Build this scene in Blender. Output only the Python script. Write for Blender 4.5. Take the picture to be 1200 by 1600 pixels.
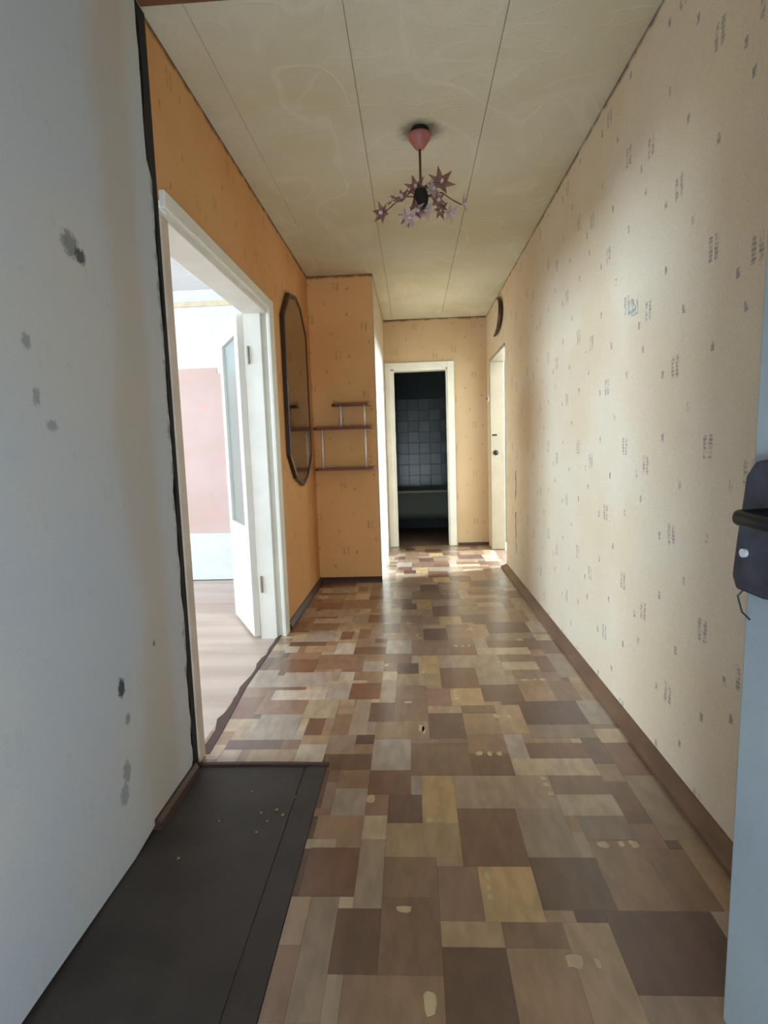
import bpy, bmesh, math, random
from mathutils import Vector, Matrix
for o in list(bpy.data.objects): bpy.data.objects.remove(o)
S = bpy.context.scene
C = S.collection
R = math.radians

# ------------------------------------------------------------------ camera, light, exposure
cam_d = bpy.data.cameras.new('camera'); cam = bpy.data.objects.new('camera', cam_d); C.objects.link(cam)
cam_d.sensor_fit = 'HORIZONTAL'; cam_d.sensor_width = 36.0; cam_d.lens = 893.7/1200*36.0; cam_d.clip_start = 0.02
_r = Vector((0.99823752, 0.04946733, -0.03278471)); _u = Vector((0.02704484, 0.11254263, 0.99327878)); _f = Vector((-0.05282452, 0.9924148, -0.11100644))
m3 = Matrix((_r, _u, -_f)).transposed()
cam.matrix_world = Matrix.Translation((0, 0, 1.1159)) @ m3.to_4x4()
S.camera = cam

w = bpy.data.worlds.new('World'); S.world = w; w.use_nodes = True
w.node_tree.nodes['Background'].inputs[0].default_value = (0.75, 0.87, 1.0, 1); w.node_tree.nodes['Background'].inputs[1].default_value = 1.0

def area(name, loc, direction, sx, sy, power, col):
    l = bpy.data.lights.new(name, 'AREA'); l.shape = 'RECTANGLE'; l.size = sx; l.size_y = sy; l.energy = power; l.color = col
    o = bpy.data.objects.new(name, l); C.objects.link(o); o.location = loc
    o.rotation_euler = Vector(direction).to_track_quat('-Z', 'Y').to_euler(); return o
area('daylight_living_room', (-4.62, 2.05, 1.80), (1, 0.08, -0.24), 1.6, 1.1, 200, (0.71, 0.87, 1.0))
area('daylight_kitchen', (3.62, 6.31, 2.02), (-1, -0.22, -0.55), 0.32, 0.85, 820, (0.58, 0.79, 1.0))
area('daylight_stairwell', (-0.10, -0.75, 0.45), (-0.05, 1, 0.20), 0.8, 0.7, 24, (0.74, 0.88, 1.0))

vs = S.view_settings
S.display_settings.display_device = 'sRGB'
vs.view_transform = 'Standard'; vs.look = 'None'; vs.exposure = 0.2; vs.gamma = 1.0; vs.use_curve_mapping = False
cy = S.cycles
cy.max_bounces = 14; cy.diffuse_bounces = 10; cy.glossy_bounces = 6; cy.transmission_bounces = 8; cy.use_denoising = True
cy.caustics_reflective = False; cy.caustics_refractive = False; cy.sample_clamp_indirect = 6

# ------------------------------------------------------------------ helpers
def lin(c):
    return tuple(((v/255.0)/12.92 if v/255.0 <= 0.04045 else (((v/255.0)+0.055)/1.055)**2.4) for v in c) + (1.0,)

class NT:
    """small shader-node writer"""
    def __init__(s, name):
        s.m = bpy.data.materials.new(name); s.m.use_nodes = True; s.t = s.m.node_tree; s.b = s.t.nodes['Principled BSDF']
        s._pos = None
    def n(s, typ, **kw):
        x = s.t.nodes.new(typ)
        for k, v in kw.items(): setattr(x, k, v)
        return x
    def put(s, sock, v):
        if isinstance(v, (int, float)): sock.default_value = v
        elif isinstance(v, (tuple, list)): sock.default_value = v
        else: s.t.links.new(v, sock)
    def math(s, op, a, b=0.0, c=0.0, clamp=False):
        x = s.n('ShaderNodeMath', operation=op); x.use_clamp = clamp
        s.put(x.inputs[0], a); s.put(x.inputs[1], b); s.put(x.inputs[2], c); return x.outputs[0]
    def pos(s):
        if s._pos is None:
            g = s.n('ShaderNodeNewGeometry'); s._pos = g.outputs['Position']
            x = s.n('ShaderNodeSeparateXYZ'); s.put(x.inputs[0], s._pos); s.xyz = x.outputs
        return s._pos
    def noise(s, scale, detail=3, rough=0.55, vec=None, stretch=None, dist=0.0):
        v = vec if vec is not None else s.pos()
        if stretch:
            mp = s.n('ShaderNodeMapping'); s.put(mp.inputs[0], v); mp.inputs['Scale'].default_value = stretch; v = mp.outputs[0]
        x = s.n('ShaderNodeTexNoise'); s.put(x.inputs['Vector'], v)
        x.inputs['Scale'].default_value = scale; x.inputs['Detail'].default_value = detail; x.inputs['Roughness'].default_value = rough
        x.inputs['Distortion'].default_value = dist
        return x.outputs[0]
    def ramp(s, v, lo, hi):
        x = s.n('ShaderNodeMapRange'); x.interpolation_type = 'SMOOTHSTEP'
        s.put(x.inputs[0], v); x.inputs[1].default_value = lo; x.inputs[2].default_value = hi; return x.outputs[0]
    def mix(s, f, a, b, typ='MIX'):
        x = s.n('ShaderNodeMix', data_type='RGBA', blend_type=typ)
        s.put(x.inputs['Factor'], f); s.put(x.inputs['A'], a); s.put(x.inputs['B'], b); return x.outputs['Result']
    def bump(s, h, strength=0.3, dist=0.01):
        x = s.n('ShaderNodeBump'); s.put(x.inputs['Height'], h); x.inputs['Strength'].default_value = strength; x.inputs['Distance'].default_value = dist
        s.t.links.new(x.outputs[0], s.b.inputs['Normal'])
    def spot(s, u, v, cu, cv, ru, rv, soft=0.5):
        du = s.math('DIVIDE', s.math('SUBTRACT', u, cu), ru); dv = s.math('DIVIDE', s.math('SUBTRACT', v, cv), rv)
        d = s.math('SQRT', s.math('ADD', s.math('MULTIPLY', du, du), s.math('MULTIPLY', dv, dv)))
        nz = s.math('MULTIPLY', s.math('SUBTRACT', s.noise(90, 2), 0.5), 1.4)
        return s.math('SUBTRACT', 1.0, s.ramp(s.math('ADD', d, nz), 1.0-soft, 1.0+soft))
    def col(s, c, rough=0.6, metal=0.0, spec=None):
        s.put(s.b.inputs['Base Color'], c); s.b.inputs['Roughness'].default_value = rough; s.b.inputs['Metallic'].default_value = metal
        if spec is not None: s.b.inputs['Specular IOR Level'].default_value = spec
        return s.m

def plain(name, rgb, rough=0.6, metal=0.0, var=0.10, scale=14, spec=None, bump=0.0, bscale=60, stretch=None):
    t = NT(name); c = lin(rgb); k = tuple(v*(1-var) for v in c[:3])+(1,); h = tuple(min(1, v*(1+var)) for v in c[:3])+(1,)
    f = t.noise(scale, 4, stretch=stretch)
    t.col(t.mix(t.ramp(f, 0.3, 0.7), k, h), rough, metal, spec)
    if bump: t.bump(t.noise(bscale, 3, stretch=stretch), bump, 0.004)
    return t.m

# wallpaper: lattice of small printed motifs, 0.635 x 0.535 m repeat
BIG = [(.06, .075), (.265, .14), (.48, .39)]
SML = [(.10, .485), (.14, .04), (.255, .415), (.385, .26), (.43, .02), (.56, .17), (.57, .375)]
def wallpaper(name, axis, base, warm, u0=1.40, ink=(118, 110, 116), inkf=0.7, dirt=1.0, extra=None, mottle=0.16):
    t = NT(name); t.pos(); u = t.xyz[axis]; z = t.xyz[2]
    uu = t.math('MODULO', t.math('ADD', t.math('SUBTRACT', u, u0), 6.35), .635)
    vv = t.math('MODULO', t.math('ADD', z, .12), .535)
    wob = t.math('MULTIPLY', t.math('SUBTRACT', t.noise(160, 2), 0.5), .010)
    tot = None
    for lst, hw, hh in ((BIG, .025, .034), (SML, .0085, .013)):
        for cu, cv in lst:
            du = t.math('ABSOLUTE', t.math('SUBTRACT', uu, cu)); dv = t.math('ABSOLUTE', t.math('SUBTRACT', vv, cv))
            a = t.math('MULTIPLY', t.math('LESS_THAN', t.math('ADD', du, wob), hw), t.math('LESS_THAN', t.math('ADD', dv, wob), hh))
            if hw > .01:   # two hatched bars with a gap
                bars = t.math('MULTIPLY', t.math('GREATER_THAN', t.math('ADD', du, wob), .006),
                              t.math('ADD', 0.45, t.math('MULTIPLY', t.math('GREATER_THAN', t.math('SINE', t.math('MULTIPLY', vv, 520.0)), -.1), 0.55)))
                a = t.math('MULTIPLY', a, bars)
            tot = a if tot is None else t.math('MAXIMUM', tot, a)
    fade = t.math('MULTIPLY', tot, t.math('MULTIPLY', inkf, t.ramp(t.noise(55, 3), 0.30, 0.62)))
    cl = t.mix(t.ramp(t.noise(1.6, 4), .35, .7), lin(base), lin(warm))
    cl = t.mix(t.math('MULTIPLY', t.ramp(t.noise(220, 2), .35, .75), mottle), cl, lin((120, 105, 90)))
    cl = t.mix(fade, cl, lin(ink))
    # mould and grime in the joint under the ceiling
    top = t.math('MULTIPLY', t.ramp(t.math('ADD', z, t.math('MULTIPLY', t.math('SUBTRACT', t.noise(14, 4), .5), .05)), 2.468, 2.496), dirt)
    cl = t.mix(t.math('MULTIPLY', top, .8), cl, lin((58, 44, 32)))
    if extra: cl = extra(t, cl, u, z)
    t.col(cl, 0.82, 0, 0.25)
    t.bump(t.noise(130, 3), 0.12, 0.003)
    return t.m

def bx(bm, x0, x1, y0, y1, z0, z1):
    vs_ = [bm.verts.new(p) for p in ((x0,y0,z0),(x1,y0,z0),(x1,y1,z0),(x0,y1,z0),(x0,y0,z1),(x1,y0,z1),(x1,y1,z1),(x0,y1,z1))]
    for f in ((3,2,1,0),(4,5,6,7),(0,1,5,4),(1,2,6,5),(2,3,7,6),(3,0,4,7)): bm.faces.new([vs_[i] for i in f])
def boxes(*b):
    bm = bmesh.new()
    for q in b: bx(bm, *q)
    return bm
def bevel(bm, w_=0.003, seg=2):
    bmesh.ops.bevel(bm, geom=bm.edges[:], offset=w_, segments=seg, affect='EDGES', clamp_overlap=True, profile=0.5); return bm
def prism(bm, pts, axis, a, b):
    """extrude a closed 2-D outline along axis (0,1,2) from a to b"""
    def P(p, t):
        q = [p[0], p[1]]; q.insert(axis, t); return q
    lo = [bm.verts.new(P(p, a)) for p in pts]; hi = [bm.verts.new(P(p, b)) for p in pts]; n = len(pts)
    bm.faces.new(lo); bm.faces.new(hi[::-1])
    for i in range(n): bm.faces.new((lo[i], hi[i], hi[(i+1) % n], lo[(i+1) % n]))
    bmesh.ops.recalc_face_normals(bm, faces=bm.faces[:]); return bm
def tube(bm, pts, r, seg=10, cap=True):
    pts = [Vector(p) for p in pts]; rs = r if isinstance(r, (list, tuple)) else [r]*len(pts); rings = []
    for i, p in enumerate(pts):
        d = (pts[min(i+1, len(pts)-1)] - pts[max(i-1, 0)]).normalized()
        a = d.orthogonal().normalized() if i == 0 else (prev - d*prev.dot(d)).normalized()
        prev = a; b = d.cross(a)
        rings.append([bm.verts.new(p + (a*math.cos(2*math.pi*k/seg) + b*math.sin(2*math.pi*k/seg))*rs[i]) for k in range(seg)])
    for i in range(len(rings)-1):
        for k in range(seg): bm.faces.new((rings[i][k], rings[i][(k+1) % seg], rings[i+1][(k+1) % seg], rings[i+1][k]))
    if cap: bm.faces.new(rings[0][::-1]); bm.faces.new(rings[-1])
    return bm
def lathe(bm, prof, cx, cy_, seg=28):
    rings = [[bm.verts.new((cx+r*math.cos(2*math.pi*k/seg), cy_+r*math.sin(2*math.pi*k/seg), z)) for k in range(seg)] for r, z in prof]
    for i in range(len(rings)-1):
        for k in range(seg): bm.faces.new((rings[i][k], rings[i][(k+1) % seg], rings[i+1][(k+1) % seg], rings[i+1][k]))
    bm.faces.new(rings[0][::-1]); bm.faces.new(rings[-1])
    bmesh.ops.recalc_face_normals(bm, faces=bm.faces[:]); return bm
def ob(name, bm, mat, parent=None, smooth=False):
    me = bpy.data.meshes.new(name); bm.to_mesh(me); bm.free()
    if mat: me.materials.append(mat)
    if smooth:
        for p in me.polygons: p.use_smooth = True
    o = bpy.data.objects.new(name, me); C.objects.link(o)
    if parent: o.parent = parent; o.matrix_parent_inverse = parent.matrix_world.inverted()
    return o
def tag(o, label, cat, group=None, kind=None):
    o['label'] = label; o['category'] = cat
    if group: o['group'] = group
    if kind: o['kind'] = kind
    return o
def empty(name, loc, label, cat, group=None, kind=None):
    o = bpy.data.objects.new(name, None); C.objects.link(o); o.location = loc; o.matrix_world = Matrix.Translation(loc)
    return tag(o, label, cat, group, kind)
def struct(name, bm, mat, label=None, parent=None):
    o = ob(name, bm, mat, parent); o['kind'] = 'structure'
    if label: o['label'] = label
    return o

# ------------------------------------------------------------------ materials
def crack(t, cl, u, z):
    cl = t.mix(t.math('MULTIPLY', t.spot(u, z, 4.15, 1.30, .55, .22, .7), .38), cl, lin((178, 134, 84)))  # warm patch: dim orange bounce light painted into the paper
    cl = t.mix(t.math('MULTIPLY', t.ramp(t.math('ADD', u, t.math('MULTIPLY', t.noise(3, 3), .5)), 3.6, 4.7), .30), cl, lin((190, 146, 96)))  # orange tint towards the far end, bounced light put into the colour
    wob = t.math('MULTIPLY', t.math('SUBTRACT', t.noise(9, 3), .5), .12)
    d = t.math('ABSOLUTE', t.math('SUBTRACT', t.math('ADD', u, wob), 4.70))
    seg = t.math('ADD', t.math('MULTIPLY', t.math('GREATER_THAN', z, .22), t.math('LESS_THAN', z, .56)),
                 t.math('MULTIPLY', t.math('GREATER_THAN', z, .66), t.math('LESS_THAN', z, .90)))
    line = t.math('MULTIPLY', t.math('SUBTRACT', 1.0, t.ramp(d, .006, .016)), seg)
    return t.mix(line, cl, lin((40, 30, 24)))
WP = (230, 219, 198); WPW = (226, 209, 180)
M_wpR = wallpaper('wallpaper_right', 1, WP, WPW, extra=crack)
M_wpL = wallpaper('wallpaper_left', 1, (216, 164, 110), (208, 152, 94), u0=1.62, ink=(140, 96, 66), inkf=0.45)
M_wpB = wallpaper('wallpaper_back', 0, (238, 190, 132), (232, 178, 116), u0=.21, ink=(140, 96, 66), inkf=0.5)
M_wpF = wallpaper('wallpaper_far', 0, (208, 182, 150), (200, 171, 135), u0=.21, ink=(150, 116, 86), inkf=0.5)  # same paper as the alcove, colour shifted for the light on the far wall
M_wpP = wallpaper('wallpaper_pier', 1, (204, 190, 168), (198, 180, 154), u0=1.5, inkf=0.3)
def greyextra(t, cl, u, z):
    warm = t.math('MULTIPLY', t.ramp(t.math('ADD', u, t.math('MULTIPLY', t.math('SUBTRACT', t.noise(2.4, 3), .5), .35)), 1.46, 1.62), t.math('SUBTRACT', 1.0, t.ramp(u, 1.70, 1.80)))
    cl = t.mix(t.math('MULTIPLY', warm, .45), cl, lin((178, 158, 134)))
    for cu, cv, ru, rv, k, c in ((1.385, 1.622, .034, .028, .85, (120, 120, 118)), (1.425, 1.606, .022, .018, .95, (86, 74, 80)), (1.19, 1.363, .014, .017, .6, (110, 116, 120)), (1.205, 1.25, .012, .02, .5, (96, 100, 104)),
                              (1.441, .497, .017, .026, .95, (58, 62, 70)), (1.459, .400, .013, .016, .6, (90, 94, 100)), (1.432, .262, .020, .03, .5, (96, 88, 84)), (1.411, .208, .022, .028, .5, (100, 104, 108)), (1.25, 1.19, .02, .012, .5, (96, 100, 104)), (1.644, .55, .008, .008, .7, (80, 76, 70))):
        cl = t.mix(t.math('MULTIPLY', t.spot(u, z, cu, cv, ru, rv, .35), k), cl, lin(c))
    edge = t.math('MULTIPLY', t.ramp(t.math('ADD', u, t.math('MULTIPLY', t.math('SUBTRACT', t.noise(22, 4), .5), .10)), 1.858, 1.882), .6)
    cl = t.mix(edge, cl, lin((84, 80, 76)))
    return cl
M_grey = wallpaper('faded_grey_wallpaper', 1, (184, 188, 193), (194, 191, 184), ink=(140, 140, 146), inkf=0.15, extra=greyextra, dirt=0, mottle=.12)
M_dark = plain('dark_gap', (34, 28, 24), 0.95)
M_white = plain('white_gloss_paint', (232, 230, 220), 0.38, var=.05, scale=5, bump=.06, bscale=40)
M_cream = plain('cream_paint', (160, 149, 132), 0.42, var=.06, scale=6, bump=.06, bscale=40)
M_pinkpost = plain('dull_pinkish_paint', (206, 188, 170), 0.55, var=.10, scale=9, bump=.1, bscale=50)
M_base = plain('brown_baseboard_paint', (112, 84, 66), 0.45, var=.22, scale=9, stretch=(1, .3, 1), bump=.15, bscale=50)
M_based = plain('dark_red_brown_paint', (70, 42, 32), 0.5, var=.2, scale=12)
M_sheet = NT('worn_dark_floor_covering')
_c = M_sheet.mix(M_sheet.ramp(M_sheet.noise(5, 5), .3, .7), lin((50, 43, 39)), lin((64, 56, 51)))
_c = M_sheet.mix(M_sheet.ramp(M_sheet.noise(150, 2), .68, .76), _c, lin((88, 76, 68)))
M_sheet.col(_c, .55); M_sheet.bump(M_sheet.noise(60, 3), .2, .003); M_sheet = M_sheet.m
# ceiling paper with brushed swirls
t = NT('yellowed_ceiling_paper')
def vein_of(sc, st, w):
    return t.math('SUBTRACT', 1.0, t.ramp(t.math('ABSOLUTE', t.math('SUBTRACT', t.noise(sc, 1, .4, stretch=st, dist=1.2), .5)), .004, w))
vein = t.math('MAXIMUM', vein_of(1.3, (1.6, .8, 1), .030), t.math('MULTIPLY', vein_of(2.6, (.8, 1.5, 1), .022), .6))
cl = t.mix(t.ramp(t.noise(1.3, 4), .3, .7), lin((214, 210, 190)), lin((204, 196, 166)))
cl = t.mix(t.math('MULTIPLY', vein, .22), cl, lin((236, 228, 208)))
cl = t.mix(t.math('MULTIPLY', t.ramp(t.noise(240, 2), .45, .8), .22), cl, lin((140, 126, 92)))
hd = t.math('SQRT', t.math('ADD', t.math('POWER', t.math('SUBTRACT', t.xyz[0], .072), 2), t.math('POWER', t.math('SUBTRACT', t.xyz[1], 2.70), 2)))
cl = t.mix(t.math('MULTIPLY', t.math('SUBTRACT', 1.0, t.ramp(t.math('ADD', hd, t.math('MULTIPLY', t.math('SUBTRACT', t.noise(20, 3), .5), .06)), .045, .12)), .75), cl, lin((84, 68, 40)))
t.col(cl, .85, 0, .2); t.bump(t.math('ADD', t.math('MULTIPLY', vein, .7), t.math('MULTIPLY', t.noise(110, 3), .3)), .35, .006)
M_ceil = t.m
# floor colours
TC = dict(yel=(172,140,92), gtan=(142,122,102), red=(98,60,44), tanb=(134,104,78), tan=(150,122,92), dark=(78,54,43), purp=(66,42,41), grb=(122,102,86), brn=(112,83,63),
          gry=(150,138,126), ltan=(174,154,126), lgt=(182,168,150), redb=(124,90,74), knot=(190,168,128), dknot=(150,120,80))
def tilemat(k, rgb):
    t = NT('vinyl_'+k); c = lin(tuple((v*.70+m_*.30)*1.12 for v, m_ in zip(rgb, (114, 90, 70))))
    oi = t.n('ShaderNodeObjectInfo'); tc = t.n('ShaderNodeTexCoord')
    mp = t.n('ShaderNodeMapping'); t.put(mp.inputs[0], tc.outputs['Object']); mp.inputs['Scale'].default_value = (1, 1, 1)
    g = t.noise(26, 4, stretch=(1, .35, 1)); h = t.noise(4.5, 2)
    cl = t.mix(t.ramp(g, .3, .7), tuple(v*.82 for v in c[:3])+(1,), tuple(v*1.14 for v in c[:3])+(1,))
    br = t.math('ADD', .88, t.math('MULTIPLY', oi.outputs['Random'], .24))
    cl = t.mix(1.0, cl, br, 'MULTIPLY')
    t.col(cl, .38, 0, .8); t.b.inputs['Coat Weight'].default_value = .5; t.b.inputs['Coat Roughness'].default_value = .17; t.put(t.b.inputs['Roughness'], t.math('ADD', .29, t.math('MULTIPLY', h, .10)))
    t.bump(t.noise(9, 3), .05, .003)
    return t.m
M_tile = {k: tilemat(k, v) for k, v in TC.items()}

# ------------------------------------------------------------------ setting: walls, ceiling
XL, XR, YR, YF, XP = -.81, .83, 4.72, 6.41, -.284
H = 2.5
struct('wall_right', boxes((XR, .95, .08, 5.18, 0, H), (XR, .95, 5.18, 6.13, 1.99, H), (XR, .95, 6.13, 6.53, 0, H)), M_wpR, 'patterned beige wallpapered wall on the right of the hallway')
wl = struct('wall_left', boxes((-.935, XL, 1.927, 3.40, 1.95, H), (-.935, XL, 3.40, 4.84, 0, H)), M_wpL, 'orange wallpapered wall on the left, around the double doorway')
# faded grey wall by the entrance: a slab with a ragged far edge
rng = random.Random(3)
bm = bmesh.new(); pts = []
zz = 0.05
edge = []
while zz < H:
    e = 1.876 + rng.uniform(-.006, .004)
    if zz > 2.02: e = 1.846 + rng.uniform(-.004, .004)
    if .55 < zz < 1.0: e -= rng.uniform(0, .010)
    if zz < .45: e -= rng.uniform(0, .014)
    edge.append((e, zz)); zz += rng.uniform(.02, .07)
edge.append((1.846, H))
prism(bm, [(-.02, 0.02), (1.05, 0.012), (1.44, 0.004), (1.60, 0.02)] + [(1.845, .03)] + edge + [(-.02, H)], 0, -.90, -.80)
struct('wall_entrance', bm, M_grey, 'faded grey wall at the left by the entrance')
bm = boxes((-.93, -.875, 1.78, 1.92, 0, H)); zz = 0.0; pl = []
while zz < H:
    pl.append((1.884 + rng.uniform(-.004, .016) - (.016 if zz > 2.0 else 0) + (.010 if .8 < zz < 1.95 else 0), zz)); zz += rng.uniform(.03, .09)
prism(bm, [(1.936 if False else 1.926, 0)] + pl + [(1.868, H), (1.926, H)], 0, -.88, -.806)
struct('wall_gap', bm, M_dark, 'dark crack between grey wall and doorway')
struct('wall_alcove', boxes((-.935, XP-.01, YR, 4.84, 0, H)), M_wpB, 'orange wallpapered end of the alcove behind the shelf')
struct('wall_pier', boxes((XP-.10, XP, YR+.0005, YF, 0, H)), M_wpP, 'bright pale side wall of the narrow passage')
struct('wall_far', boxes((XP-.1, -.225, YF, 6.53, 0, H), (-.225, .415, YF, 6.53, 1.99, H), (.415, XR, YF, 6.53, 0, H)), M_wpF, 'orange wallpapered wall around the bathroom doorway')
struct('wall_front', boxes((-.9, -.62, -.02, .08, 0, H), (-.62, .74, -.02, .08, 2.1, H), (.74, .95, -.02, .08, 0, H)), M_grey, 'entrance wall behind the camera')
# ceiling: paper strips, each its own sheet
ceil = struct('ceiling', boxes((-.95, .95, -.02, 6.55, H+.004, H+.12)), M_ceil, 'yellowed papered ceiling of the hallway')
for a, b, dz in ((-.93, -.672, .0), (-.670, -.181, .0016), (-.177, .340, .0), (.344, .94, .0016)):
    struct('ceiling_panel', boxes((a, b, -.02, 6.5, H-.002-dz, H+.004)), M_ceil, parent=ceil)
struct('trim_1', bevel(boxes((-.80, -.30, 1.855, 1.885, H-.012, H))), plain('rusty_brown_strip', (120, 80, 56), .7), 'brown strip across the ceiling above the doorway')

# left room (living room)
M_pink = NT('pink_wallpaper')
_z = M_pink.pos(); _c = M_pink.mix(M_pink.ramp(M_pink.noise(3, 3), .3, .7), lin((208, 182, 174)), lin((202, 173, 164)))
_c = M_pink.mix(M_pink.math('MULTIPLY', M_pink.ramp(M_pink.noise(9, 2), .58, .7), .25), _c, lin((222, 160, 152))); M_pink.col(_c, .8); M_pink = M_pink.m
M_lime = plain('whitewash', (220, 221, 220), .8, var=.03)
M_pale = plain('pale_blue_wash', (222, 234, 238), .8, var=.03)
M_lr = NT('living_room_floor'); _c = M_lr.mix(M_lr.ramp(M_lr.noise(3, 4, stretch=(.3, 2.2, 1)), .3, .7), lin((198, 180, 168)), lin((178, 156, 142))); M_lr.col(_c, .45); M_lr = M_lr.m
struct('wall_living_back', boxes((-4.7, -.935, 4.95, 5.07, 0, H)), M_lime, 'whitewashed back wall of the left room')
lw = bmesh.new()
prism(lw, [(-4.6, .42), (-1.0, .42), (-1.0, 1.72), (-1.58, 1.72), (-1.585, 1.80), (-1.66, 1.80), (-1.665, 1.85), (-4.6, 1.85)], 1, 4.944, 4.95)
tag(ob('pink_wallpaper', lw, M_pink), 'remnant of pink wallpaper on the back wall of the left room', 'wallpaper', kind='structure')
struct('baseboard_living', boxes((-4.6, -.95, 4.93, 4.95, 0, .05)), M_pale, 'pale baseboard of the left room')
struct('trim_2', bevel(boxes((-4.6, -.95, 4.925, 4.95, 2.36, 2.40))), plain('beige_cornice', (214, 196, 166), .6), 'beige picture rail high on the left room back wall')
struct('wall_living_inner', boxes((-.945, -.935, -.2, 1.9, 0, H), (-.945, -.935, 3.40, 4.95, 0, H), (-.945, -.935, 1.9, 3.4, 2.0, H)), M_lime, 'left room side of the hallway wall')
struct('wall_living_near', boxes((-4.7, -.945, -.3, -.2, 0, H)), M_lime, 'near wall of the left room')
struct('wall_living_window', boxes((-4.7, -4.58, -.2, 1.12, 0, H), (-4.7, -4.58, 2.98, 4.95, 0, H), (-4.7, -4.58, 1.12, 2.98, 0, 1.2), (-4.7, -4.58, 1.12, 2.98, 2.4, H)), M_lime, 'window wall of the left room')
struct('ceiling_living', boxes((-4.7, -.935, -.3, 5.07, H, H+.1)), M_lime, 'white ceiling of the left room')
struct('floor_living', boxes((-4.7, -.846, -.3, 5.07, -.05, -.008)), M_lr, 'pale pinkish floor of the left room')

# kitchen on the right
M_kit = plain('kitchen_wash', (232, 226, 210), .8, var=.05)
struct('wall_kitchen_far', boxes((.95, 3.7, 7.6, 7.7, 0, H)), M_kit, 'far wall of the kitchen')
struct('wall_kitchen_near', boxes((.95, 3.7, 4.2, 4.3, 0, H)), M_kit, 'near wall of the kitchen')
struct('wall_kitchen_window', boxes((3.58, 3.7, 4.3, 6.13, 0, H), (3.58, 3.7, 6.49, 7.7, 0, H), (3.58, 3.7, 6.13, 6.49, 0, 1.56), (3.58, 3.7, 6.13, 6.49, 2.48, H)), M_kit, 'window wall of the kitchen')
struct('ceiling_kitchen', boxes((.95, 3.7, 4.2, 7.7, H, H+.1)), M_lime, 'white ceiling of the kitchen')
struct('floor_kitchen', boxes((.95, 3.7, 4.2, 7.7, -.05, 0)), plain('kitchen_floor', (150, 122, 98), .5), 'floor of the kitchen')

# bathroom behind the far door
M_bt = plain('bathroom_paint', (50, 60, 59), .6, var=.15, scale=3)
wb = struct('wall_bathroom', boxes((-1.0, 1.05, 7.86, 7.96, 0, H), (-1.0, -.9, 6.53, 7.86, 0, H), (.95, 1.05, 6.53, 7.86, 0, H), (-1.0, -.384, 6.50, 6.53, 0, H)), M_bt, 'dark painted bathroom walls')
struct('ceiling_bathroom', boxes((-1.0, 1.3, 6.53, 7.96, H, H+.1)), M_bt, 'bathroom ceiling')
struct('floor_bathroom', boxes((-1.0, 1.3, 6.415, 7.96, -.05, -.001)), plain('bathroom_floor', (96, 78, 66), .5, var=.2), 'dark brown bathroom floor')
tm = bmesh.new(); bx(tm, -.0725, .0725, 0, .006, -.0725, .0725); bevel(tm, .002, 1)
tme = bpy.data.meshes.new('tile'); tm.to_mesh(tme); tm.free(); tme.materials.append(None)
M_bt3 = [plain('bath_tile_%s' % n, c, .25, var=.1, scale=9) for n, c in (('light', (90, 102, 98)), ('mid', (76, 88, 85)), ('dark', (66, 78, 76)))]
rng = random.Random(11)
for i in range(-5, 8):
    for j in range(3, 12):
        o = bpy.data.objects.new('tile', tme); C.objects.link(o); o.parent = wb; o.location = (.02+i*.147, 7.853, .07+j*.147)
        o.material_slots[0].link = 'OBJECT'; o.material_slots[0].material = M_bt3[(0 if (i+j) % 2 == 0 else 2) if rng.random() < .7 else 1]

# ------------------------------------------------------------------ floor with its tiles
fl = struct('floor', boxes((-.845, .95, -.02, 6.415, -.06, -.0035)), M_base, 'worn patchwork vinyl floor of the hallway')
P0, G = 1.135, 1.135/32
KN = [
('yel',.152,1.28,.291,1.42),('gtan',-.19,1.3,-.113,1.496),('red',-.304,1.305,-.193,1.501),('tanb',-.333,1.514,-.174,1.602),('tan',.01,1.439,.104,1.585),('yel',.006,1.585,.104,1.848),
('gtan',.111,1.67,.403,1.846),('red',.106,1.428,.297,1.67),('gtan',.3,1.451,.411,1.67),('tanb',.475,1.278,.606,1.526),('dark',.289,1.276,.45,1.442),('purp',.41,1.054,.69,1.266),('grb',.41,.96,.66,1.052),
('tan',.03,1.173,.184,1.257),('brn',.184,1.172,.308,1.257),('dark',-.193,1.091,-.093,1.291),('brn',-.091,1.092,.031,1.289),('gtan',-.29,.991,-.2,1.29),('tanb',-.19,.993,-.016,1.088),('dark',.026,.99,.175,1.168),('tanb',.18,1.0,.3,1.168),
('gry',-.18,1.869,-.034,2.086),('brn',-.034,1.856,.182,2.074),('red',-.186,1.746,-.023,1.864),('red',.183,1.855,.303,1.96),('ltan',.305,1.851,.56,1.955),('brn',.423,1.725,.604,1.841),('red',.657,1.845,.777,2.012),('gtan',.686,1.54,.77,1.833),
('brn',.171,2.0,.302,2.187),('tanb',.413,2.052,.56,2.173),('ltan',.56,2.051,.80,2.17),('ltan',-.183,2.10,.03,2.215),('redb',.032,2.09,.175,2.288),
('dark',.415,2.18,.63,2.405),('gry',.63,2.183,.83,2.405),('tan',.30,2.111,.415,2.385),
('ltan',.505,2.415,.55,2.64),('brn',.60,1.28,.70,1.50),
('lgt',-.667,2.453,-.415,2.558),('gry',-.415,2.448,-.312,2.628),('red',-.301,2.439,-.189,2.632),('gtan',-.285,2.118,-.194,2.423),
('gry',-.66,2.085,-.48,2.30),('lgt',-.47,2.085,-.37,2.14),('brn',-.37,2.14,-.285,2.3),
('lgt',-.405,2.653,-.187,2.775),('tan',-.11,2.6,.0,2.73),('gry',-.301,2.778,-.191,2.915),('redb',-.537,2.803,-.326,3.004),('gry',-.663,2.586,-.432,2.758),('dark',-.341,3.01,-.192,3.13),('tan',-.65,3.037,-.46,3.174),('lgt',-.445,3.028,-.35,3.2),('lgt',-.76,3.04,-.66,3.161)]
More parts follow.
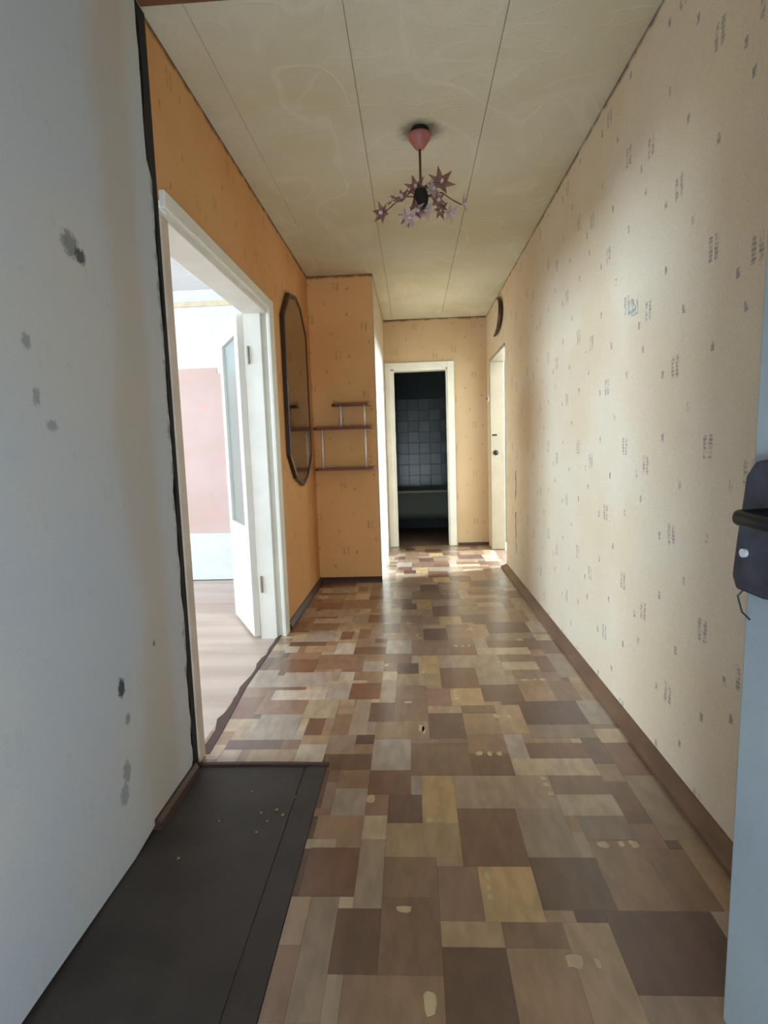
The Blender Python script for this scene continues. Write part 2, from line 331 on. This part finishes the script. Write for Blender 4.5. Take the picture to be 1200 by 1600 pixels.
nx0, nx1 = -24, 24; NY = 32
own = {}
rects = []
rng = random.Random(8)
def take(ix0, iy0, ix1, iy1, c):
    k = len(rects); rects.append([ix0, iy0, ix1, iy1, c])
    for i in range(ix0, ix1):
        for j in range(iy0, iy1): own[(i, j % NY)] = k
def free(ix0, iy0, ix1, iy1): return all((i, j % NY) not in own for i in range(ix0, ix1) for j in range(iy0, iy1))
for c, a, b, d, e in KN:
    i0, i1 = round(a/G), round(d/G); j0, j1 = round(b/G), round(e/G)
    i0, i1 = max(i0, nx0), min(i1, nx1)
    for _ in range(8):
        if i1-i0 < 1 or j1-j0 < 1 or free(i0, j0, i1, j1): break
        bad = [(i, j) for i in range(i0, i1) for j in range(j0, j1) if (i, j % NY) in own]
        cnt = [sum(1 for p in bad if p[0] == i0), sum(1 for p in bad if p[0] == i1-1), sum(1 for p in bad if p[1] == j0), sum(1 for p in bad if p[1] == j1-1)]
        rel = [cnt[0]/(j1-j0), cnt[1]/(j1-j0), cnt[2]/(i1-i0), cnt[3]/(i1-i0)]; q = rel.index(max(rel))
        if q == 0: i0 += 1
        elif q == 1: i1 -= 1
        elif q == 2: j0 += 1
        else: j1 -= 1
    if i1 > i0 and j1 > j0 and free(i0, j0, i1, j1): take(i0, j0, i1, j1, c)
pal = ['brn', 'brn', 'dark', 'tanb', 'tanb', 'red', 'redb', 'tan', 'gtan', 'gry', 'grb', 'ltan', 'purp']
for j in range(NY):
    for i in range(nx0, nx1):
        if (i, j) in own: continue
        wmax, hmax = rng.choice([(3, 6), (6, 3), (3, 4), (4, 6), (6, 5), (7, 3), (2, 5), (5, 2)])
        a, b = i+1, j+1
        grow = True
        while grow:
            grow = False
            if a-i < wmax and a < nx1 and free(a, j, a+1, b): a += 1; grow = True
            if b-j < hmax and b-j < NY-1 and free(i, b, a, b+1): b += 1; grow = True
        take(i, j, a, b, rng.choice(pal))
def cells_of(r): return [(i, j) for i in range(r[0], r[2]) for j in range(r[1], r[3])]
for k, r in enumerate(list(rects)):                       # dissolve one-cell slivers into the tiles beside them
    wdt, hgt = r[2]-r[0], r[3]-r[1]
    if min(wdt, hgt) > 1 or wdt*hgt == 0: continue
    left = set(cells_of(r))
    for q in rects:
        if q is r or q[2] <= q[0]: continue
        for sh in (-NY, 0, NY):
            a0, b0, a1, b1 = q[0], q[1]+sh, q[2], q[3]+sh
            if hgt == 1 and a0 >= r[0] and a1 <= r[2] and (b0 == r[3] or b1 == r[1]):
                need = {(i, r[1]) for i in range(a0, a1)}
                if need <= left:
                    left -= need
                    if b0 == r[3]: q[1] -= 1
                    else: q[3] += 1
            elif wdt == 1 and hgt > 1 and b0 >= r[1] and b1 <= r[3] and (a0 == r[2] or a1 == r[0]):
                need = {(r[0], j) for j in range(b0, b1)}
                if need <= left:
                    left -= need
                    if a0 == r[2]: q[0] -= 1
                    else: q[2] += 1
    c = r[4]
    if hgt == 1: runs = sorted(i for i, j in left)
    else: runs = sorted(j for i, j in left)
    segs = []
    for v in runs:
        if segs and v == segs[-1][1]: segs[-1][1] += 1
        else: segs.append([v, v+1])
    for a, b in segs: rects.append([a, r[1], b, r[3], c] if hgt == 1 else [r[0], a, r[2], b, c])
    r[2] = r[0]
rects = [r for r in rects if r[2] > r[0]]
um = bmesh.new(); bx(um, -.5, .5, -.5, .5, -1, 0); bmesh.ops.delete(um, geom=[f for f in um.faces if f.normal.z < -.5], context='FACES')
ume = bpy.data.meshes.new('floor_tile'); um.to_mesh(ume); um.free(); ume.materials.append(None)
far_bm = {}
ntile = 0
cells = []
for per in range(-1, 6):
    for i0, j0, i1, j1, c in rects:
        x0, x1 = i0*G, i1*G; y0, y1 = j0*G + per*P0, j1*G + per*P0
        x0, x1 = max(x0, -.846), min(x1, XR+.002); y0, y1 = max(y0, .30), min(y1, YF+.02)
        if y0 >= YR: x0 = max(x0, XP)
        if x1-x0 < .012 or y1-y0 < .012: continue
        if y1 <= 1.915 and x1 <= -.31: continue
        if x0 < -.335 and y0 < 1.915:            # cut where the dark sheet lies
            if x1 > -.335: x0 = -.335
            elif y1 > 1.915: y0 = 1.915
            else: continue
        cells.append((y0, x0, x1, y1, c))
cells.sort()
for y0, x0, x1, y1, c in cells:
    dz = -.0009*rng.random()
    if y0 < .7 or ntile >= 296:
        bm = far_bm.setdefault(c, bmesh.new()); bx(bm, x0+.0002, x1-.0002, y0+.0002, y1-.0002, -.004, dz); continue
    o = bpy.data.objects.new('floor_tile', ume); C.objects.link(o); o.parent = fl
    o.location = ((x0+x1)/2, (y0+y1)/2, dz); o.scale = (x1-x0-.0004, y1-y0-.0004, .0035)
    o.material_slots[0].link = 'OBJECT'; o.material_slots[0].material = M_tile[c]; ntile += 1
print('floor tiles', ntile, 'of', len(cells))
me = bpy.data.meshes.new('distant_tiles'); big = bmesh.new()
for k, (c, bm) in enumerate(far_bm.items()):
    for f in bm.faces: f.material_index = k
    tmp = bpy.data.meshes.new('tmp'); bm.to_mesh(tmp); bm.free(); big.from_mesh(tmp); bpy.data.meshes.remove(tmp); me.materials.append(M_tile[c])
big.to_mesh(me); big.free()
o = bpy.data.objects.new('distant_tiles', me); C.objects.link(o); o.parent = fl; o['kind'] = 'stuff'
# pale worn flecks printed at some tile ends, as thin inlays
kn = bmesh.new()
for x0, y0, x1, y1 in ((-.01,1.01,.02,1.07),(.30,1.12,.34,1.16),(.36,1.12,.375,1.15),(.48,1.49,.52,1.52),(.54,1.495,.56,1.52),(.57,1.49,.60,1.525),(-.07,1.265,-.03,1.288),(.155,1.30,.172,1.325),(.155,1.335,.172,1.355),(.155,1.37,.172,1.40),(.01,1.60,.03,1.625),(.045,1.60,.06,1.62),(.40,1.73,.425,1.755),(.398,1.775,.42,1.80),(.395,1.815,.415,1.838),(-.18,1.69,-.15,1.74),(.20,1.97,.225,2.0),(.24,1.965,.26,2.0),(.275,1.97,.296,2.0),(.54,1.85,.60,1.875),(.005,2.12,.022,2.20)):
    for per in range(0, 3):
        cx_, cy_ = (x0+x1)/2, (y0+y1)/2+per*P0
        prism(kn, [(cx_+(x1-x0)*.5*rng.uniform(.65, 1.05)*math.copysign(abs(math.cos(a*math.pi/5))**.6, math.cos(a*math.pi/5)), cy_+(y1-y0)*.5*rng.uniform(.65, 1.05)*math.copysign(abs(math.sin(a*math.pi/5))**.6, math.sin(a*math.pi/5))) for a in range(10)], 2, -.001, .0003)
ko = ob('pale_fleck', kn, M_tile['knot'], fl); ko['kind'] = 'stuff'
# dark worn sheet in the entrance corner
sh_ = struct('worn_sheet', boxes((-.845, -.412, .1, 1.905, -.003, .001), (-.408, -.337, .1, 1.905, -.003, .0018)), M_sheet, 'dark plain worn floor sheet by the entrance wall', fl)
rng = random.Random(5)
bm = bmesh.new()
prism(bm, [(-.82, 1.905), (-.60, 1.909), (-.33, 1.903), (-.328, 1.918), (-.55, 1.924), (-.82, 1.922)], 2, .0, .008)
struct('trim_3', bm, M_based, 'thin dark raised edge where the patchwork floor begins')
# torn dark lip of the vinyl along the left doorway
pts = [(-.80, 1.99)]; y = 1.99
edge = []
while y < 3.36:
    edge.append((-.846 + rng.uniform(-.010, .008) + (.012 if y < 2.2 else 0), y)); y += rng.uniform(.04, .10)
bm = bmesh.new(); prism(bm, edge + [(-.828, 3.36), (-.826, 2.6), (-.80, 2.2), (-.79, 1.99)], 2, -.012, .0022)
struct('trim_4', bm, M_based, 'torn dark edge of the vinyl along the left doorway')

# baseboards
def baseboard(name, axis, a, b, off, sgn, label, d=.058, h=.034, mat=None):
    bm = bmesh.new(); prof = [(off, -.001), (off+sgn*d, -.001), (off+sgn*d, h*.45), (off+sgn*d*.80, h*.62), (off+sgn*.01, h), (off, h)]
    if axis == 1: prism(bm, prof, 1, a, b)
    else: prism(bm, prof, 0, a, b)
    return struct(name, bm, mat or M_base, label)
baseboard('baseboard_right', 1, .3, 5.17, XR+.004, -1, 'brown baseboard along the right wall')
baseboard('baseboard_left', 1, 3.46, YR, XL-.004, 1, 'dark brown baseboard along the left wall', d=.03, h=.045, mat=M_based)
baseboard('baseboard_alcove', 0, XL, XP, YR+.004, -1, 'dark brown baseboard below the shelf', d=.03, h=.045, mat=M_based)
baseboard('baseboard_far', 0, .49, XR, YF+.004, -1, 'brown baseboard right of the bathroom door', d=.02, h=.03, mat=M_based)
bm = bmesh.new(); prism(bm, [(-.82, -.001), (-.778, -.001), (-.782, .022), (-.792, .034), (-.82, .036)], 1, 1.56, 1.87)
struct('baseboard_entrance', bm, M_based, 'dark stub of baseboard under the grey wall')

# ------------------------------------------------------------------ left double doorway
def frame(name, pieces, mat, label):
    e = bpy.data.objects.new(name, None); C.objects.link(e); e['kind'] = 'structure'; e['label'] = label
    for n, bxs in pieces:
        o = ob(n, bevel(boxes(*bxs), .004), mat, e)
    return e
f1 = frame('trim_5', [], M_white, 'white painted frame of the left double doorway')
ob('door_post', bevel(boxes((-.945, -.80, 1.925, 1.985, 0, 1.90)), .006), M_pinkpost, f1)
ob('door_post', bevel(boxes((-.945, -.845, 3.315, 3.40, -.01, 1.92), (-.86, -.81, 3.35, 3.40, -.01, 1.92)), .004), M_white, f1)
ob('door_head', bevel(boxes((-.945, -.81, 1.985, 3.34, 1.90, 1.955)), .004), M_white, f1)
ob('casing', bevel(boxes((-.815, -.79, 3.325, 3.425, 0, 1.985)), .006), M_white, f1)
ob('casing', bevel(boxes((-.815, -.79, 1.945, 3.325, 1.925, 1.985)), .006), M_white, f1)
for z in (.28, 1.62):
    bm = bmesh.new(); tube(bm, [(-.925, 3.312, z), (-.925, 3.312, z+.10)], .008, 10); ob('hinge', bm, plain('hinge_paint', (150, 142, 124), .5), f1)
# glazed leaf, opened into the left room
leaf = empty('door_1', (-.945, 3.315, .012), 'white glazed door leaf standing open into the left room', 'door', kind='structure')
LW, LT, LH = .575, .04, 1.895
ob('leaf_frame', bevel(boxes((0, .085, 0, LT, 0, LH), (LW-.085, LW, 0, LT, 0, LH), (.085, LW-.085, 0, LT, LH-.11, LH), (.085, LW-.085, 0, LT, 0, .16), (.085, LW-.085, 0, LT, .56, .66)), .003), M_white, None)
lf = bpy.data.objects['leaf_frame']; lf.parent = leaf
o = ob('lower_panel', bevel(boxes((.085, LW-.085, .010, LT-.010, .16, .56)), .004), M_white); o.parent = leaf
t = NT('frosted_glass'); t.col(lin((206, 222, 216)), .22); t.b.inputs['Transmission Weight'].default_value = .75; t.b.inputs['IOR'].default_value = 1.3
t.bump(t.noise(120, 2), .3, .002)
o = ob('glass_pane', boxes((.08, LW-.08, .017, .023, .655, LH-.105)), t.m); o.parent = leaf
leaf.rotation_euler = (0, 0, math.atan2(.51, -.276))

# bathroom door casing
f2 = frame('trim_6', [], M_white, 'white door casing around the dark bathroom')
ob('door_post', bevel(boxes((-.262, -.185, 6.395, 6.53, 0, 1.955)), .004), M_white, f2)
ob('door_post', bevel(boxes((.385, .425, 6.40, 6.53, 0, 1.955)), .004), M_white, f2)
ob('door_head', bevel(boxes((-.185, .385, 6.40, 6.53, 1.945, 2.0)), .004), M_white, f2)
ob('casing', bevel(boxes((-.282, -.222, 6.385, 6.41, 0, 2.035)), .005), M_white, f2)
ob('casing', bevel(boxes((.400, .472, 6.385, 6.41, 0, 2.035)), .005), M_white, f2)
ob('casing', bevel(boxes((-.222, .400, 6.385, 6.41, 1.965, 2.035)), .005), M_white, f2)
# kitchen doorway frame (right wall)
f3 = frame('trim_7', [], M_cream, 'cream door frame of the kitchen doorway on the right')
ob('door_post', bevel(boxes((.82, .965, 6.085, 6.135, 0, 1.965)), .004), M_cream, f3)
ob('door_post', bevel(boxes((.835, .965, 5.178, 5.215, 0, 1.965)), .004), M_cream, f3)
ob('door_head', bevel(boxes((.82, .965, 5.178, 6.135, 1.965, 1.995)), .004), M_cream, f3)
o = ob('strike_plate', bevel(boxes((.835, .885, 6.078, 6.09, 1.205, 1.222)), .002), M_dark, f3)
bm = bmesh.new(); tube(bm, [(.872, 6.068, 1.03), (.872, 6.09, 1.03)], .026, 16); ob('lock_hole', bm, M_dark, f3, True)

# ------------------------------------------------------------------ entrance door leaf at the right edge
M_door = NT('bluish_white_paint'); _c = M_door.mix(M_door.ramp(M_door.noise(3, 4), .3, .7), lin((140, 153, 160)), lin((154, 166, 171)))
_c = M_door.mix(M_door.math('MULTIPLY', M_door.ramp(M_door.noise(200, 2), .5, .8), .3), _c, lin((120, 130, 140))); M_door.col(_c, .5); M_door.bump(M_door.noise(70, 3), .1, .003); M_door = M_door.m
M_lock = plain('dark_blue_painted_steel', (44, 48, 62), .5, .1, var=.45, scale=22, bump=.5, bscale=50)
M_hand = plain('black_handle', (14, 13, 16), .5, .0, var=.2)
dr = bpy.data.objects.new('door_2', None); C.objects.link(dr); tag(dr, 'pale bluish entrance door leaf with dark rim lock at the right edge', 'door', kind='structure')
# local axes: x along leaf from hinge to free edge, y = towards the wall, z up
bm = bmesh.new(); bx(bm, 0, .86, -.042, 0, .0, 2.0); bevel(bm, .004)
o = ob('leaf', bm, M_door); o.parent = dr
bm = bmesh.new()
prism(bm, [(.752, .845), (.80, .835), (.862, .838), (.873, .86), (.866, .93), (.856, 1.0), (.852, 1.035), (.832, 1.06), (.80, 1.065), (.76, 1.06), (.748, 1.0)], 1, 0, .020); bevel(bm, .005)
o = ob('lock_case', bm, M_lock); o.parent = dr
bm = bmesh.new(); tube(bm, [(.842, +.018, .905), (.842, .026, .905)], .0075, 12)
lk = ob('lock_button', bm, plain('worn_steel_button', (190, 190, 196), .4), o); lk['label'] = 'small pale button'
bm = bmesh.new(); tube(bm, [(.80, +.012, .975), (.80, .05, .975), (.798, .068, .974), (.785, .078, .973), (.74, +.080, .971), (.70, +.078, .969), (.69, +.077, .968)], [.011, .010, .011, .0115, .011, .010, .006], 14)
o = ob('lever_handle', bm, M_hand, None, True); o.parent = dr
bm = bmesh.new(); tube(bm, [(.858, +.003, .84), (.862, .014, .825), (.850, .014, .80), (.835, .010, .79)], .0016, 6)
o = ob('loose_wire', bm, M_lock); o.parent = dr
dr.location = (.690, .155, .012)
dr.rotation_euler = (0, R(0.0), math.atan2(.845, -.13))
dr.rotation_mode = 'XYZ'
dr.rotation_euler = (Matrix.Rotation(R(1.0), 4, 'Y') @ Matrix.Rotation(math.atan2(.845, -.13), 4, 'Z')).to_euler()

# ------------------------------------------------------------------ things
M_wood = plain('dark_brown_frame_wood', (52, 32, 24), .35, var=.3, scale=20, stretch=(1, 1, .2))
mir = empty('wall_mirror', (XL, 4.08, 1.5), 'tall angular wall mirror in a dark brown frame on the left wall', 'mirror')
Y0, Y1 = 3.66, 4.44
outl = [(3.86, 2.15), (4.10, 2.19), (4.24, 2.155), (Y1, 1.97), (Y1, 1.07), (4.26, .92), (4.08, .865), (3.84, .93), (Y0, 1.09), (Y0, 1.97)]
def inset(pl, d):
    n = len(pl); out = []
    for i in range(n):
        p0, p1, p2 = Vector(pl[i-1]), Vector(pl[i]), Vector(pl[(i+1) % n])
        e1 = (p1-p0).normalized(); e2 = (p2-p1).normalized(); n1 = Vector((e1.y, -e1.x)); n2 = Vector((e2.y, -e2.x)); b = (n1+n2).normalized()
        out.append(tuple(p1 + b*d/max(.3, b.dot(n1))))
    return out
inn = inset(outl, .032)
bm = bmesh.new(); n = len(outl)
L0 = [bm.verts.new((XL, *p)) for p in outl]; L1 = [bm.verts.new((XL+.026, *p)) for p in outl]; L2 = [bm.verts.new((XL+.031, *p)) for p in inset(outl, .012)]
L3 = [bm.verts.new((XL+.027, *p)) for p in inn]; L4 = [bm.verts.new((XL+.024, *p)) for p in inn]; L5 = [bm.verts.new((XL, *p)) for p in inn]
for A, B in ((L0, L1), (L1, L2), (L2, L3), (L3, L4), (L4, L5)):
    for i in range(n): bm.faces.new((A[i], A[(i+1) % n], B[(i+1) % n], B[i]))
bmesh.ops.recalc_face_normals(bm, faces=bm.faces[:]); ob('mirror_frame', bm, M_wood, mir)
t = NT('old_mirror_glass'); t.col(t.mix(t.ramp(t.noise(30, 3), .3, .8), (.30, .29, .28, 1), (.38, .37, .36, 1)), .04, 1.0)
bm = bmesh.new(); prism(bm, inset(outl, .028), 0, XL+.012, XL+.0245); ob('mirror_glass', bm, t.m, mir)

M_shelf = plain('red_brown_shelf_wood', (118, 62, 42), .4, var=.25, scale=16, stretch=(.2, 1, 1))
t = NT('chrome_rod'); t.col((.90, .90, .90, 1), .3, .15); M_chrome = t.m
she = empty('wall_shelf', (-.55, YR, 1.2), 'small three tier brown wall shelf on chrome rods in the alcove', 'shelf')
for x0, x1, z in ((-.640, -.325, 1.462), (-.795, -.315, 1.278), (-.795, -.305, .948)):
    bm = bmesh.new(); prism(bm, [(x0, YR), (x1, YR), (x1, YR-.09), (x1-.02, YR-.12), (x0+.03, YR-.12), (x0, YR-.09)], 2, z, z+.018); bevel(bm, .003)
    ob('shelf_board', bm, M_shelf, she)
for x, z0, z1 in ((-.568, 1.296, 1.462), (-.378, 1.296, 1.462), (-.725, .966, 1.278), (-.378, .966, 1.278)):
    bm = bmesh.new(); tube(bm, [(x, YR-.095, z0), (x, YR-.095, z1)], .008, 12)
    ob('rod', bm, M_chrome, she, True)

# ceiling lamp
lx, ly = .067, 2.677
lamp = empty('ceiling_lamp', (lx, ly, H), 'pink ceiling lamp with a spray of small star flowers', 'lamp')
M_cup = plain('dusty_pink_plastic', (164, 100, 94), .45, var=.12)
t = NT('pink_flower_plastic'); t.col(t.mix(t.ramp(t.noise(40, 3), .3, .7), lin((150, 102, 96)), lin((186, 142, 134))), .3); t.b.inputs['Transmission Weight'].default_value = .25; M_fl = t.m
t = NT('pale_flower_plastic'); t.col(t.mix(t.ramp(t.noise(40, 3), .3, .7), lin((214, 190, 190)), lin((232, 214, 214))), .25); t.b.inputs['Transmission Weight'].default_value = .2; M_fl2 = t.m
M_brass = plain('brownish_lamp_metal', (112, 76, 60), .35, .6)
bm = bmesh.new(); lathe(bm, [(.036, 2.499), (.040, 2.49), (.034, 2.472), (.020, 2.462)], lx+.002, ly, 20); ob('mounting_box', bm, M_dark, lamp, True)
bm = bmesh.new(); lathe(bm, [(.030, 2.478), (.048, 2.474), (.050, 2.464), (.045, 2.450), (.030, 2.430), (.021, 2.416), (.014, 2.411)], lx, ly, 28); ob('canopy', bm, M_cup, lamp, True)
bm = bmesh.new(); tube(bm, [(lx, ly, 2.415), (lx, ly, 2.235)], .0055, 10); ob('rod', bm, M_brass, lamp, True)
bm = bmesh.new(); lathe(bm, [(.010, 2.25), (.026, 2.242), (.034, 2.215), (.030, 2.185), (.014, 2.165)], lx, ly, 18); ob('hub', bm, M_dark, lamp, True)
def star(bm, c, nrm, r, cup=.35, n=6):
    nrm = Vector(nrm).normalized(); a = nrm.orthogonal().normalized(); b = nrm.cross(a); c = Vector(c)
    v0 = bm.verts.new(c)
    ring = []
    for k in range(2*n):
        an = math.pi*k/n; rr = r if k % 2 == 0 else r*.46; hh = r*cup*(rr/r)**1.6
        ring.append(bm.verts.new(c + (a*math.cos(an)+b*math.sin(an))*rr + nrm*hh))
    for k in range(2*n): bm.faces.new((v0, ring[k], ring[(k+1) % (2*n)]))
    f = bm.faces[:]; ret = bmesh.ops.solidify(bm, geom=f, thickness=.002)
FL = [(-.020, .03, -.235, (-.1, -1, .3), .056, 0), (.087, -.02, -.240, (.3, -1, .2), .066, 0), (-.172, .0, -.345, (-.6, -.9, -.1), .050, 0), (-.125, .06, -.270, (-.9, -.4, .5), .042, 0), (-.080, -.03, -.300, (-.5, -.8, .5), .048, 0),
      (-.050, -.05, -.385, (-.2, -.9, -.6), .052, 1), (-.020, -.02, -.350, (.3, -1, -.3), .044, 0), (.020, .02, -.335, (.1, -1, -.4), .048, 1), (.125, -.03, -.372, (.4, -.9, -.4), .042, 1), (.185, .03, -.315, (1, -.22, .1), .050, 1), (.045, -.04, -.275, (.6, -.8, .1), .046, 1), (.07, -.03, -.315, (.4, -.9, -.2), .042, 0), (.09, .09, -.31, (.5, .8, .1), .044, 0), (-.06, .10, -.33, (-.4, .9, .0), .044, 0)]
for dx, dy, dz, nr, r, k in FL:
    p = Vector((lx+dx, ly+dy, H+dz)); nv = Vector(nr).normalized(); q = Vector((lx, ly, 2.215))
    bm = bmesh.new(); mid = (q+p)/2 + Vector((0, 0, .035))
    tube(bm, [q, q.lerp(mid, .6), mid, mid.lerp(p - nv*.012, .6), p - nv*.004], .0028, 7); arm = ob('arm', bm, M_brass, lamp, True)
    bm = bmesh.new(); star(bm, p, nv, r); fo = ob('flower', bm, M_fl2 if k else M_fl, lamp)
    bm = bmesh.new(); tube(bm, [p, p+nv*.008, p+nv*.020, p+nv*.026], [.006, .009, .008, .003], 10); ob('bulb', bm, M_fl2, fo, True)

# small wall fixtures
sw = empty('light_switch', (XR, 6.20, 1.60), 'round white light switch beside the kitchen doorway', 'switch')
bm = bmesh.new(); tube(bm, [(XR, 6.20, 1.60), (XR-.016, 6.20, 1.60), (XR-.024, 6.20, 1.60)], [.036, .036, .028], 20); ob('plate', bm, M_white, sw, True)
bm = bevel(boxes((XR-.034, XR-.022, 6.192, 6.208, 1.585, 1.615)), .002); ob('toggle', bm, plain('brown_toggle', (90, 64, 50), .4), sw)
hk = empty('wall_hook', (XR, 2.215, 1.59), 'small whitish two prong hook stuck on the right wall', 'hook')
M_hook = plain('whitish_plastic', (220, 220, 214), .45, var=.08)
ob('plate', bevel(boxes((XR-.006, XR, 2.185, 2.243, 1.572, 1.606)), .003), M_hook, hk)
for y in (2.196, 2.228):
    bm = bmesh.new(); tube(bm, [(XR-.004, y, 1.59), (XR-.012, y, 1.585), (XR-.018, y, 1.575), (XR-.020, y, 1.595), (XR-.018, y, 1.625)], .004, 8); ob('prong', bm, M_hook, hk, True)
# curved dark ornament above the kitchen doorway
bm = bmesh.new(); pts = []; rs = []
for k in range(17):
    a = R(108 + 176*k/16); pts.append((XR-.020, 5.60+.34*math.cos(a), 2.30+.155*math.sin(a))); rs.append(.006+.017*math.sin(math.pi*(k+1)/18))
tube(bm, pts, rs, 10); tag(ob('wall_ornament', bm, plain('dark_red_brown_wood', (70, 30, 24), .4, var=.25), None, True), 'dark red brown curved ornament high on the wall above the kitchen doorway', 'ornament')

# bathtub
tub = empty('bathtub', (.15, 7.46, 0), 'grey white bathtub along the back wall of the dark bathroom', 'bathtub')
M_tub = plain('worn_enamel', (112, 120, 118), .3, var=.06, scale=5)
def loop(bm, x0, x1, y0, y1, z, r, seg=5):
    out = []
    for cx_, cy_, a0 in ((x1-r, y1-r, 0), (x0+r, y1-r, 90), (x0+r, y0+r, 180), (x1-r, y0+r, 270)):
        for k in range(seg+1):
            a = R(a0+90*k/seg); out.append(bm.verts.new((cx_+r*math.cos(a), cy_+r*math.sin(a), z)))
    return out
bm = bmesh.new()
X0, X1, Ya, Yb = -.84, .90, 7.13, 7.83
lv = [loop(bm, X0+.22, X1-.22, Ya+.16, Yb-.16, .20, .12), loop(bm, X0+.10, X1-.12, Ya+.08, Yb-.08, .30, .16), loop(bm, X0+.05, X1-.05, Ya+.05, Yb-.05, .53, .18), loop(bm, X0, X1, Ya, Yb, .545, .16), loop(bm, X0, X1, Ya, Yb, .572, .16),
      loop(bm, X0+.06, X1-.06, Ya+.06, Yb-.06, .576, .15), loop(bm, X0+.11, X1-.12, Ya+.10, Yb-.10, .33, .14), loop(bm, X0+.24, X1-.24, Ya+.18, Yb-.18, .23, .10)]
for A, B in zip(lv, lv[1:]):
    for i in range(len(A)): bm.faces.new((A[i], A[(i+1) % len(A)], B[(i+1) % len(A)], B[i]))
bm.faces.new(lv[0][::-1]); bm.faces.new(lv[-1]); bmesh.ops.recalc_face_normals(bm, faces=bm.faces[:])
ob('basin', bm, M_tub, tub, True)
for x in (X0+.35, X1-.35):
    for y in (Ya+.2, Yb-.2):
        bm = bmesh.new(); tube(bm, [(x, y, .24), (x, y, .12), (x, y-.015, .03), (x, y-.02, -.001)], [.045, .028, .022, .034], 10); ob('foot', bm, M_dark, tub, True)

# plaster crumbs on the dark sheet
M_cr = plain('pale_plaster_crumb', (150, 132, 92), .9)
bm = bmesh.new(); bmesh.ops.create_icosphere(bm, subdivisions=1, radius=.006)
for v in bm.verts: v.co *= random.Random(str(v.co)).uniform(.7, 1.3); v.co.z *= .5
cr = ob('plaster_crumb', bm, M_cr); cr.location = (-.455, 1.655, .004)
tag(cr, 'tiny pale plaster crumb on the dark floor sheet', 'crumb', 'plaster crumbs on the dark sheet')
for x, y, s in ((-.50, 1.64, .8), (-.47, 1.60, .7), (-.43, 1.63, .9), (-.49, 1.55, .8), (-.62, 1.60, .6), (-.41, 1.72, .7), (-.56, 1.75, .6), (-.68, 1.44, .7)):
    c = cr.copy(); C.objects.link(c); c.location = (x, y, .004); c.scale = (s, s*1.2, s)
